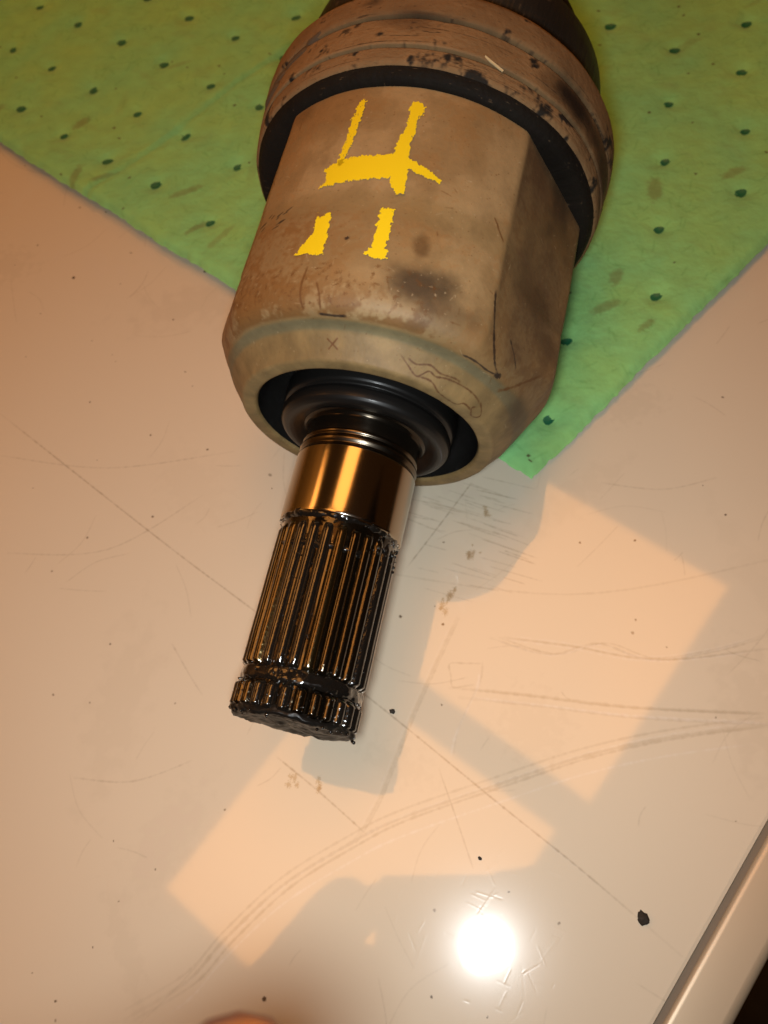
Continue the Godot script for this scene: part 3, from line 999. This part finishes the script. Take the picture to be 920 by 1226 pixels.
func make_shaft() -> void:
	var steel := mat(lin(0.37, 0.325, 0.26), 0.14, 1.0)
	steel.normal_enabled = true
	steel.normal_texture = noise_texture(256, 0.03, 0, 1, 41, true, 1.5)
	steel.normal_scale = 0.12
	steel.uv1_scale = Vector3(2, 30, 1)
	var oil := mat(lin(0.022, 0.016, 0.009), 0.17, 0.9)
	oil.clearcoat_enabled = true
	oil.clearcoat = 1.0
	oil.clearcoat_roughness = 0.05
	oil.normal_enabled = true
	oil.normal_texture = noise_texture(256, 0.03, 0, 1, 43, true, 6.0)
	oil.normal_scale = 0.25
	var black := mat(lin(0.006, 0.0055, 0.005), 0.42, 0.0)
	black.metallic_specular = 0.32
	black.clearcoat_enabled = true
	black.clearcoat = 0.12
	black.clearcoat_roughness = 0.18
	# core below the teeth
	var core := put_mesh("stub_shaft", turned(smooth_profile([[-1.0, 0.2], [-1.0, 6], [-0.9, 10.5], [-0.7, 12.0], [-0.2, 12.6], [5.4, 12.6], [5.7, 12.5], [5.9, 12.0], [7.5, 12.0], [7.8, 12.5], [8.4, 12.6], [36, 12.6], [38, 12.8], [40.2, 13.2], [41.4, 13.4], [42.2, 13.4]], 3), 96, -3, 43, "lumpy"), oil, joint, joint_place)
	var journal := put_mesh("journal", turned(smooth_profile([[42.0, 12.8], [42.15, 13.7], [42.5, 14.1], [43.0, 14.22], [47, 14.25], [53, 14.25], [58.4, 14.25], [58.8, 14.15], [59.2, 13.9]], 3), 128, 42, 59), steel, joint, joint_place)
	journal.set_meta("label", "bright polished bearing journal of the stub shaft")
	var rim := put_mesh("journal_groove", turned(smooth_profile([[59.1, 13.9], [59.6, 13.75], [60.0, 14.0], [60.5, 14.2], [61.0, 14.15], [61.3, 13.8], [61.8, 13.6], [62.2, 13.9], [62.6, 13.95], [63.0, 13.6]], 3), 128, 59, 63), mat(lin(0.12, 0.10, 0.075), 0.25, 1.0), joint, joint_place)
	put_mesh("neck", turned(smooth_profile([[62.9, 13.65], [65, 13.6], [66.4, 13.7], [67.2, 14.2], [67.6, 15.0]], 3), 96, 62, 68), mat(lin(0.035, 0.028, 0.02), 0.2, 0.9), rim)
	var flange := put_mesh("shoulder_flange", turned(smooth_profile([[67.7, 14.6], [67.0, 15.6], [66.4, 17.0], [66.2, 18.2], [66.3, 19.2], [66.8, 20.0], [67.5, 20.45], [68.4, 20.6], [69.6, 20.6], [70.2, 20.3], [70.6, 19.8], [71.0, 19.9], [71.4, 20.6], [72.0, 20.9], [74.0, 21.0], [76, 20.9], [77, 20.2], [78, 19.5], [89, 19.2]], 3), 128, 65, 82), black, joint, joint_place)
	flange.set_meta("label", "black oily shoulder flange inside the housing mouth")
	var thick: StandardMaterial3D = oil.duplicate()
	thick.albedo_color = lin(0.007, 0.006, 0.005)
	thick.metallic = 0.2
	thick.roughness = 0.12
	var brown: StandardMaterial3D = oil.duplicate()
	brown.albedo_color = lin(0.05, 0.033, 0.012)
	brown.roughness = 0.25
	# splines: one tooth shape, turned round the shaft
	var long_tooth := tooth(8.3, 41.0, 0.0139)
	var short_tooth := tooth(-0.7, 5.3, 0.0141)
	for k in 26:
		var a := TAU * k / 26.0 + 0.05
		put_mesh("spline_tooth", long_tooth, [oil, thick, oil, brown, thick][rng.randi() % 5], core, Transform3D(Basis(Vector3(0, 0, 1), -a), Vector3.ZERO))
	for k in 26:
		var a := TAU * k / 26.0 + 0.05
		put_mesh("spline_tooth", short_tooth, [oil, thick][rng.randi() % 2], core, Transform3D(Basis(Vector3(0, 0, 1), -a), Vector3.ZERO))


func lumpy(s: float, angle: float, r: float) -> Vector3:
	var at := ring_point(s, angle, r)
	var k := 0.0003 if s < -0.005 else 0.00008
	return ring_point(s + (0.0007 * middle.get_noise_3dv(at * 2.0) if s < -0.005 else 0.0), angle, r + k * fine.get_noise_3dv(at))


func tooth(from: float, to: float, top: float) -> ArrayMesh:
	var points := PackedVector3Array()
	var uvs := PackedVector2Array()
	var section := [[-1.50, 12.45], [-1.28, 12.80], [-1.06, 13.35], [-0.66, 13.82], [0.0, 14.0], [0.66, 13.82], [1.06, 13.35], [1.28, 12.80], [1.50, 12.45]]
	var stations := [from, from + 0.35, from + 0.9]
	var n := 14
	for k in n:
		stations.append(lerpf(from + 0.9, to - 3.0, (k + 1.0) / n) if to - from > 12.0 else lerpf(from + 0.9, to - 0.9, (k + 1.0) / n))
	if to - from > 12.0:
		stations += [to - 1.8, to - 0.8, to]
	else:
		stations += [to - 0.35, to]
	for k in stations.size():
		var s: float = stations[k]
		var high := smoothstep(from - 0.15, from + 0.8, s)
		high *= smoothstep(to + 0.1, to - (1.3 if to - from > 12.0 else 0.8), s)
		for p in section:
			var wob := 0.05 * fine.get_noise_2d(s * 0.0015, p[0] * 0.002)
			var r: float = 12.35 + (p[1] - 12.45) * (top * 1000.0 - 12.45) / 1.55 * lerpf(0.15, 1.0, high) + wob
			points.append(ring_point(s / 1000.0, p[0] / r, r / 1000.0))
			uvs.append(Vector2(p[0] / 4.0 + 0.5, s / 10.0))
	return sheet(points, uvs, section.size())


func make_paint() -> void:
	var m := mat(lin(0.80, 0.585, 0.010), 0.42)
	m.metallic_specular = 0.4
	var arc := BODY * 1000.0 * PI / 180.0
	var marks := [
		{"label": "thin slanting yellow stroke at upper left", "lines": [[[129.4, -10.9, 1.1], [126.0, -11.3, 1.25], [123, -11.5, 1.25], [120, -11.7, 1.1], [117.0, -11.9, 1.05], [114.6, -12.3, 0.95], [112.0, -12.6, 0.8]]], "polys": [], "wear": 0.35},
		{"label": "yellow brushed figure like a four", "lines": [[[128.2, 6.4, 1.7], [126.6, 6.5, 1.5], [124.6, 6.0, 1.0], [122.4, 6.2, 1.15], [120.4, 5.6, 1.35], [118.2, 5.4, 1.45], [116.0, 5.4, 1.7], [113.5, 5.6, 2.0]], [[112.5, 3.5, 1.6], [112.2, 10.0, 1.25], [110.8, 15.0, 1.0], [110.0, 18.0, 0.55]], [[110, 6.2, 1.9], [107.5, 6.6, 1.8], [105.9, 7.4, 1.5]]], "polys": [[[105.6, -17.6], [107.2, -15.5], [110.8, -17.3], [113.0, -13.0], [113.9, -5.0], [114.6, 3.0], [115.2, -1.5], [114.4, 4.5], [112.0, 9.0], [109.0, 8.0], [107.9, 3.0], [107.3, -3.0], [106.6, -9.0], [106.0, -13.0]]], "wear": 0.2},
		{"label": "yellow wedge-shaped patch at lower left", "lines": [], "polys": [[[98.6, -15.0], [97.2, -13.6], [98.9, -10.4], [94.1, -9.8], [90.5, -9.4], [87.4, -9.3], [87.9, -18.4], [90.0, -17.0], [93.4, -14.6]]], "wear": 0.1},
		{"label": "yellow footed patch at lower right", "lines": [], "polys": [[[100.2, 3.6], [100.5, 7.6], [94.2, 8.2], [90.4, 8.0], [89.6, 9.0], [87.6, 9.0], [87.6, 4.8], [88.4, 2.4], [90.0, 4.2], [94.1, 4.0]]], "wear": 0.12},
	]
	var cell := 0.11
	for mark in marks:
		var st := SurfaceTool.new()
		st.begin(Mesh.PRIMITIVE_TRIANGLES)
		var polys := []
		for poly in mark.polys:
			var q := PackedVector2Array()
			for p in poly:
				q.append(Vector2(p[0], p[1] * arc))
			polys.append(q)
		for i in range(int(84.0 / cell), int(132.0 / cell)):
			for j in range(int(-15.0 / cell), int(15.0 / cell)):
				var p := Vector2(i, j) * cell
				var w := p + Vector2(middle.get_noise_2d(p.x * 0.005, p.y * 0.005), middle.get_noise_2d(p.x * 0.005 + 9.0, p.y * 0.005)) * 0.55
				var inside := -1.0
				for q in polys:
					if Geometry2D.is_point_in_polygon(w, q):
						var near := 9.0
						for k in q.size():
							near = minf(near, Geometry2D.get_closest_point_to_segment(w, q[k], q[(k + 1) % q.size()]).distance_to(w))
						inside = maxf(inside, near)
				for line in mark.lines:
					for k in line.size() - 1:
						var a := Vector2(line[k][0], line[k][1] * arc)
						var b := Vector2(line[k + 1][0], line[k + 1][1] * arc)
						var near := Geometry2D.get_closest_point_to_segment(w, a, b)
						var t := clampf(near.distance_to(a) / maxf(a.distance_to(b), 0.01), 0.0, 1.0)
						inside = maxf(inside, lerpf(line[k][2], line[k + 1][2], t) - near.distance_to(w))
				if inside < 0.0:
					continue
				var thin := fine.get_noise_2d(p.x * 0.0034, p.y * 0.0034) + 0.45 * middle.get_noise_2d(p.x * 0.01, p.y * 0.01)
				var worn: float = mark.wear
				var ragged := 0.5 * middle.get_noise_2d(p.x * 0.004, p.y * 0.016) + 0.12 * thin  # brush streaks run along the stroke
				if ragged + 0.42 < worn * 0.8 + 0.42 * smoothstep(0.45, 0.0, inside) - 0.14:
					continue
				var c := []
				for o in [Vector2(0, 0), Vector2(1, 0), Vector2(1, 1), Vector2(0, 1)]:
					var q: Vector2 = p + o * cell * 1.02
					var s := q.x / 1000.0
					var a := q.y / arc * PI / 180.0
					var lift := 0.00024
					c.append(ring_point(s, a, BODY + lift))
				quad(st, c[0], c[3], c[2], c[1])
		var o := part("paint_mark", st, m, joint, joint_place)
		o.set_meta("label", mark.label)


func ball(rows: int, cols: int) -> ArrayMesh:
	var points := PackedVector3Array()
	var uvs := PackedVector2Array()
	for r in rows + 1:
		for c in cols + 1:
			var a := PI * r / rows
			var b := TAU * (c % cols) / cols
			points.append(Vector3(sin(a) * cos(b), cos(a), sin(a) * sin(b)))
			uvs.append(Vector2(float(c) / cols, float(r) / rows))
	return sheet(points, uvs, cols + 1)


func make_grease() -> void:
	var m := mat(lin(0.006, 0.005, 0.004), 0.2)
	m.metallic_specular = 0.4
	m.clearcoat_enabled = true
	m.clearcoat = 0.7
	m.clearcoat_roughness = 0.04
	var tar := mat(lin(0.007, 0.006, 0.005), 0.38)
	tar.metallic_specular = 0.3
	# smears: lumpy rings of black grease
	for ring in [["grease_ring", [[41.0, 12.9], [41.3, 13.5], [41.8, 13.9], [42.3, 14.05], [42.8, 13.9]]], ["grease_ring", [[5.2, 12.6], [5.6, 13.3], [6.2, 13.5], [6.8, 13.45], [7.4, 13.4], [8.0, 13.3], [8.7, 12.6]]], ["grease_ring", [[34.6, 12.5], [35.1, 13.1], [35.7, 13.2], [36.3, 12.6]]]]:
		put_mesh(ring[0], turned(smooth_profile(ring[1], 3), 220, 0, 43, "greasy"), m, joint, joint_place)
	put_mesh("grease_cake", turned(smooth_profile([[0.3, 12.9], [-0.4, 13.5], [-1.0, 13.6], [-1.5, 13.2], [-1.7, 12.2], [-1.7, 8], [-1.6, 4], [-1.6, 0.2]], 6), 160, -3, 0, "cake"), tar, joint, joint_place)
	var places := []
	for k in 40:  # along the step below the journal
		places.append([rng.randf_range(41.2, 42.4), rng.randf_range(-1.9, 2.0), rng.randf_range(13.7, 14.1), rng.randf_range(0.07, 0.2)])
	for k in 36:  # clump at the right of the spline's head
		places.append([rng.randf_range(36, 42.0), rng.randf_range(0.7, 1.7), rng.randf_range(13.2, 14.0), rng.randf_range(0.12, 0.45)])
	for k in 40:
		places.append([rng.randf_range(5.2, 8.6), rng.randf_range(-1.6, 2.0), rng.randf_range(12.9, 13.5), rng.randf_range(0.1, 0.3)])
	for k in 50:  # on the toothed end
		places.append([rng.randf_range(-0.6, 5.0), rng.randf_range(-0.9, 1.6), rng.randf_range(13.5, 14.0), rng.randf_range(0.08, 0.26)])
	for k in 26:  # ragged crumbs at the edge of the end face
		places.append([rng.randf_range(-2.2, -0.6), rng.randf_range(-2.4, 2.4), rng.randf_range(12.4, 13.9), rng.randf_range(0.15, 0.5)])
	for k in 130:  # beads along the flanks of the teeth
		var a := TAU * (rng.randi_range(-5, 7) + 0.5 + rng.randf_range(-0.22, 0.22)) / 26.0 + 0.05
		places.append([rng.randf_range(8, 36), a, rng.randf_range(12.7, 13.3), rng.randf_range(0.06, 0.2)])
	var mm := MultiMesh.new()
	mm.transform_format = MultiMesh.TRANSFORM_3D
	mm.mesh = ball(6, 9)
	mm.instance_count = places.size()
	for k in places.size():
		var p: Array = places[k]
		var r: float = p[3] / 1000.0
		var b := Basis.from_euler(Vector3(rng.randf() * TAU, rng.randf() * TAU, rng.randf() * TAU)).scaled_local(Vector3(r * rng.randf_range(0.8, 1.5), r * rng.randf_range(0.6, 1.0), r))
		mm.set_instance_transform(k, Transform3D(b, ring_point(p[0] / 1000.0, p[1], p[2] / 1000.0)))
	var o := MultiMeshInstance3D.new()
	o.name = "grease"
	o.multimesh = mm
	o.material_override = m
	o.set_meta("kind", "stuff")
	joint.add_child(o, true)
	o.transform = joint_place


# ---------------------------------------------------------------- small things on the bench

func make_crumbs() -> void:
	var m := mat(lin(0.022, 0.016, 0.010), 0.75)
	var list := [
		[30.8, 5.3, 1.15, "black crumb of dirt by itself near the bench edge strip"],
		[-11.6, -54.1, 0.6, "small brown crumb beside the tip of the splined shaft"],
		[-0.3, -15.5, 0.38, "tiny dark crumb in the mirrored lamp square above the flash spot"],
	]
	for c in list:
		var st := SurfaceTool.new()
		st.begin(Mesh.PRIMITIVE_TRIANGLES)
		var src: PackedVector3Array
		var points := PackedVector3Array()
		var uvs := PackedVector2Array()
		for r in 9:
			for k in 15:
				var a := PI * r / 8.0
				var b := TAU * (k % 14) / 14.0
				var v := Vector3(sin(a) * cos(b), cos(a) * 0.6, sin(a) * sin(b) * 1.25)
				v *= 1.0 + 0.5 * coarse.get_noise_3dv(v * 0.03 + Vector3.ONE * c[0]) + 0.3 * middle.get_noise_3dv(v * 0.02)
				points.append(v * c[2] / 1000.0)
				uvs.append(Vector2(k, r))
		var o := put_mesh(numbered("dirt_crumb"), sheet(points, uvs, 15), m, self, Transform3D(Basis(Vector3.UP, 0.5), Vector3(c[0] / 1000.0, 0.0005 * c[2], c[1] / 1000.0)))
		o.set_meta("label", c[3])
		o.set_meta("category", "crumb")


# ---------------------------------------------------------------- the photographer, seen only in reflections but for a fingertip

func make_phone() -> void:
	var t := thing("phone", "black phone held flat above the bench with its flash lit", "phone", seen(-0.021, -0.042, -0.0065))
	var b := Basis(sight_right, sight_up, -sight)
	var body := SurfaceTool.new()
	body.begin(Mesh.PRIMITIVE_TRIANGLES)
	box(body, Vector3.ZERO, Vector3(0.076, 0.140, 0.008))
	var case_mat := mat(lin(0.02, 0.02, 0.02), 0.5)
	part("case", body, case_mat, t, Transform3D(b, Vector3.ZERO))
	var led := mat(lin(0.8, 0.8, 0.8), 0.4)
	led.emission_enabled = true
	led.emission = lin(0.9, 1.0, 0.95)
	led.emission_energy_multiplier = 14.0
	var disc := PackedVector3Array()
	var uvs := PackedVector2Array()
	for r in [0.0, 1.0]:
		for k in 21:
			disc.append(Vector3(cos(TAU * k / 20.0), sin(TAU * k / 20.0), 0) * 0.0032 * r)
			uvs.append(Vector2(r, k))
	put_mesh("flash_lamp", sheet(disc, uvs, 21), led, t, Transform3D(b, seen(-0.0065, -0.0077, -0.0018) - t.position))
	var screen := SurfaceTool.new()
	screen.begin(Mesh.PRIMITIVE_TRIANGLES)
	box(screen, Vector3(0, 0, 0.0043), Vector3(0.068, 0.125, 0.0004))
	part("screen", screen, mat(lin(0.02, 0.02, 0.025), 0.1), t, Transform3D(b, Vector3.ZERO))


func hand_bones(joints: Array) -> Array:  # joints in millimetres: right, up, ahead, radius
	var out := []
	for chain in joints:
		for k in chain.size() - 1:
			var a: Array = chain[k]
			var b: Array = chain[k + 1]
			out.append([seen(a[0] / 1000.0, a[1] / 1000.0, a[2] / 1000.0), seen(b[0] / 1000.0, b[1] / 1000.0, b[2] / 1000.0), a[3] / 1000.0, b[3] / 1000.0])
	return out


# Surface nets over the smooth union of tapered capsules.
func grown(st: SurfaceTool, bones: Array, cell: float, blend: float) -> void:
	var box_ := AABB(bones[0][0], Vector3.ZERO)
	for b in bones:
		box_ = box_.merge(AABB(b[0] - Vector3.ONE * b[2], Vector3.ONE * b[2] * 2)).merge(AABB(b[1] - Vector3.ONE * b[3], Vector3.ONE * b[3] * 2))
	box_ = box_.grow(cell * 3)
	var nx := int(box_.size.x / cell) + 1
	var ny := int(box_.size.y / cell) + 1
	var nz := int(box_.size.z / cell) + 1
	var field := PackedFloat32Array()
	field.resize(nx * ny * nz)
	field.fill(1.0)
	for b in bones:
		var pa: Vector3 = b[0]
		var pb: Vector3 = b[1]
		var reach := maxf(b[2], b[3]) + blend + cell * 2
		var lo := (pa.min(pb) - Vector3.ONE * reach - box_.position) / cell
		var hi := (pa.max(pb) + Vector3.ONE * reach - box_.position) / cell
		var ab := pb - pa
		var len2 := maxf(ab.length_squared(), 1e-9)
		for z in range(maxi(int(lo.z), 0), mini(int(hi.z) + 1, nz)):
			for y in range(maxi(int(lo.y), 0), mini(int(hi.y) + 1, ny)):
				for x in range(maxi(int(lo.x), 0), mini(int(hi.x) + 1, nx)):
					var p := box_.position + Vector3(x, y, z) * cell
					var t := clampf((p - pa).dot(ab) / len2, 0.0, 1.0)
					var d: float = p.distance_to(pa + ab * t) - lerpf(b[2], b[3], t)
					var at := x + nx * (y + ny * z)
					var o := field[at]
					var h := maxf(blend - absf(o - d), 0.0) / blend
					field[at] = minf(o, d) - h * h * blend * 0.25
	var ids := {}
	var verts := PackedVector3Array()
	for z in nz - 1:
		for y in ny - 1:
			for x in nx - 1:
				var base := x + nx * (y + ny * z)
				var inside := 0
				var vals := []
				for k in 8:
					var v := field[base + (k & 1) + nx * ((k >> 1 & 1) + ny * (k >> 2))]
					vals.append(v)
					if v < 0:
						inside += 1
				if inside == 0 or inside == 8:
					continue
				var sum := Vector3.ZERO
				var n := 0
				for k in 8:
					for bit in [1, 2, 4]:
						if k & bit:
							continue
						var m: int = k | bit
						if (vals[k] < 0) != (vals[m] < 0):
							var t: float = vals[k] / (vals[k] - vals[m])
							sum += Vector3(k & 1, k >> 1 & 1, k >> 2).lerp(Vector3(m & 1, m >> 1 & 1, m >> 2), t)
							n += 1
				ids[base] = verts.size()
				verts.append(box_.position + (Vector3(x, y, z) + sum / n) * cell)
	for z in range(1, nz - 1):
		for y in range(1, ny - 1):
			for x in range(1, nx - 1):
				var base := x + nx * (y + ny * z)
				var here := field[base] < 0
				for k in 3:
					var step: int = [1, nx, nx * ny][k]
					if here == (field[base + step] < 0):
						continue
					var u: int = [nx, nx * ny, 1][k]
					var v: int = [nx * ny, 1, nx][k]
					var q := [ids[base - u - v], ids[base - v], ids[base], ids[base - u]]
					if here:
						q.reverse()
					quad(st, verts[q[0]], verts[q[1]], verts[q[2]], verts[q[3]])


func make_person() -> void:
	var t := thing("person", "photographer in a dark work shirt holding the phone, brown fingertip in frame", "person", Vector3(0.24, -0.9, 0.30))
	var low := Transform3D(Basis.IDENTITY, -t.position)
	var chest := Vector3(0.235, 0.36, 0.295)
	var shoulder_l := Vector3(0.09, 0.47, 0.40)
	var shoulder_r := Vector3(0.37, 0.47, 0.18)
	var elbow_l := Vector3(-0.10, 0.24, 0.33)
	var elbow_r := Vector3(0.30, 0.22, 0.0)
	var wrist_l := seen(-0.112, -0.058, -0.006)
	var wrist_r := seen(0.080, -0.070, -0.020)
	var st := SurfaceTool.new()
	st.begin(Mesh.PRIMITIVE_TRIANGLES)
	# torso, neck, head, arms, legs
	grown(st, [
		[Vector3(0.26, 0.05, 0.33), Vector3(0.25, 0.22, 0.31), 0.125, 0.13], [Vector3(0.25, 0.22, 0.31), chest, 0.13, 0.12],
		[chest, shoulder_l, 0.10, 0.055], [chest, shoulder_r, 0.10, 0.055], [chest, Vector3(0.20, 0.55, 0.25), 0.07, 0.052],
		[Vector3(0.20, 0.55, 0.25), Vector3(0.165, 0.63, 0.205), 0.05, 0.07], [Vector3(0.165, 0.70, 0.21), Vector3(0.15, 0.61, 0.185), 0.085, 0.06],
		[Vector3(0.13, 0.635, 0.155), Vector3(0.118, 0.62, 0.142), 0.018, 0.014],
		[shoulder_l, elbow_l, 0.05, 0.04], [elbow_l, wrist_l, 0.04, 0.028], [shoulder_r, elbow_r, 0.05, 0.04], [elbow_r, wrist_r, 0.04, 0.028],
		[Vector3(0.19, 0.0, 0.39), Vector3(0.18, -0.45, 0.40), 0.085, 0.058], [Vector3(0.18, -0.45, 0.40), Vector3(0.19, -0.84, 0.43), 0.055, 0.04], [Vector3(0.19, -0.86, 0.43), Vector3(0.09, -0.875, 0.31), 0.035, 0.028],
		[Vector3(0.33, 0.0, 0.28), Vector3(0.33, -0.45, 0.28), 0.085, 0.058], [Vector3(0.33, -0.45, 0.28), Vector3(0.35, -0.84, 0.31), 0.055, 0.04], [Vector3(0.35, -0.86, 0.31), Vector3(0.25, -0.875, 0.19), 0.035, 0.028],
	], 0.014, 0.045)
	# left hand round the phone's left edge, little finger reaching ahead
	grown(st, hand_bones([
		[[-112, -58, -6, 26], [-98, -36, -2, 22], [-90, -20, 0, 18]],
		[[-100, -40, 0, 20], [-76, -46, 6, 15]], [[-96, -18, -4, 14], [-90, -4, -2, 11]],
		[[-92, -6, -2, 10], [-84, 8, 0, 8.5], [-77, 16, 0, 7.5], [-72, 19, -2, 6.5]],
		[[-92, -14, 4, 10], [-72, -6, 7, 8.5], [-60, 8, 6, 7.5], [-53, 19, 0, 6.5]],
		[[-88, -26, 6, 11], [-70, -24, 16, 9.5], [-54, -26, 18, 8.5], [-44, -28, 16, 8]],
		[[-76, -46, 8, 11], [-48, -54, 30, 9], [-29, -54, 54, 8], [-12.9, -51.6, 75, 7]],
		[[-104, -40, -8, 15], [-88, -30, -20, 11], [-64, -26, -22, 9.5], [-50, -26, -20, 8.5]],
	]), 0.003, 0.007)
	# right hand at its other edge
	grown(st, hand_bones([
		[[80, -70, -20, 26], [66, -44, -12, 22], [56, -24, -6, 19]], [[66, -44, -12, 20], [44, -58, -6, 16]],
		[[52, -14, -4, 12], [38, 10, 0, 10], [22, 21, 0, 8.5], [0, 23, -3, 6.5]],
		[[50, -28, 0, 11], [34, -24, 8, 10], [22, -26, 8, 8.5], [12, -30, 5, 8]],
		[[46, -44, 0, 11], [32, -44, 8, 10], [20, -48, 8, 8.5], [8, -52, 6, 8]],
		[[42, -58, -2, 11], [30, -62, 8, 9], [20, -66, 8, 8], [8, -68, 6, 7]],
		[[66, -40, -20, 15], [48, -24, -26, 11], [30, -14, -24, 9], [18, -12, -20, 8]],
	]), 0.003, 0.007)
	var flesh := mat(lin(0.21, 0.055, 0.010), 0.55)
	flesh.subsurf_scatter_enabled = true
	flesh.subsurf_scatter_strength = 0.1
	part("body", st, flesh, t, low)
	var shirt := SurfaceTool.new()
	shirt.begin(Mesh.PRIMITIVE_TRIANGLES)
	grown(shirt, [
		[Vector3(0.26, 0.0, 0.33), Vector3(0.25, 0.22, 0.31), 0.150, 0.145], [Vector3(0.25, 0.22, 0.31), chest, 0.145, 0.135],
		[chest, shoulder_l, 0.115, 0.072], [chest, shoulder_r, 0.115, 0.072], [shoulder_l, elbow_l, 0.072, 0.06], [shoulder_r, elbow_r, 0.072, 0.06],
		[elbow_l, elbow_l.lerp(wrist_l, 0.75), 0.06, 0.05], [elbow_r, elbow_r.lerp(wrist_r, 0.75), 0.06, 0.05],
	], 0.016, 0.05)
	part("shirt", shirt, mat(lin(0.02, 0.02, 0.024), 0.9), t, low)
	var trousers := SurfaceTool.new()
	trousers.begin(Mesh.PRIMITIVE_TRIANGLES)
	grown(trousers, [
		[Vector3(0.20, 0.0, 0.38), Vector3(0.32, 0.0, 0.29), 0.13, 0.13], [Vector3(0.19, 0.0, 0.39), Vector3(0.18, -0.45, 0.40), 0.105, 0.08], [Vector3(0.18, -0.45, 0.40), Vector3(0.19, -0.82, 0.43), 0.08, 0.07],
		[Vector3(0.33, 0.0, 0.28), Vector3(0.33, -0.45, 0.28), 0.105, 0.08], [Vector3(0.33, -0.45, 0.28), Vector3(0.35, -0.82, 0.31), 0.08, 0.07],
	], 0.02, 0.04)
	part("trousers", trousers, mat(lin(0.025, 0.03, 0.045), 0.9), t, low)
	var hair := SurfaceTool.new()
	hair.begin(Mesh.PRIMITIVE_TRIANGLES)
	grown(hair, [[Vector3(0.185, 0.73, 0.23), Vector3(0.185, 0.70, 0.235), 0.082, 0.08]], 0.01, 0.02)
	part("hair", hair, mat(lin(0.015, 0.012, 0.01), 0.7), t, low)
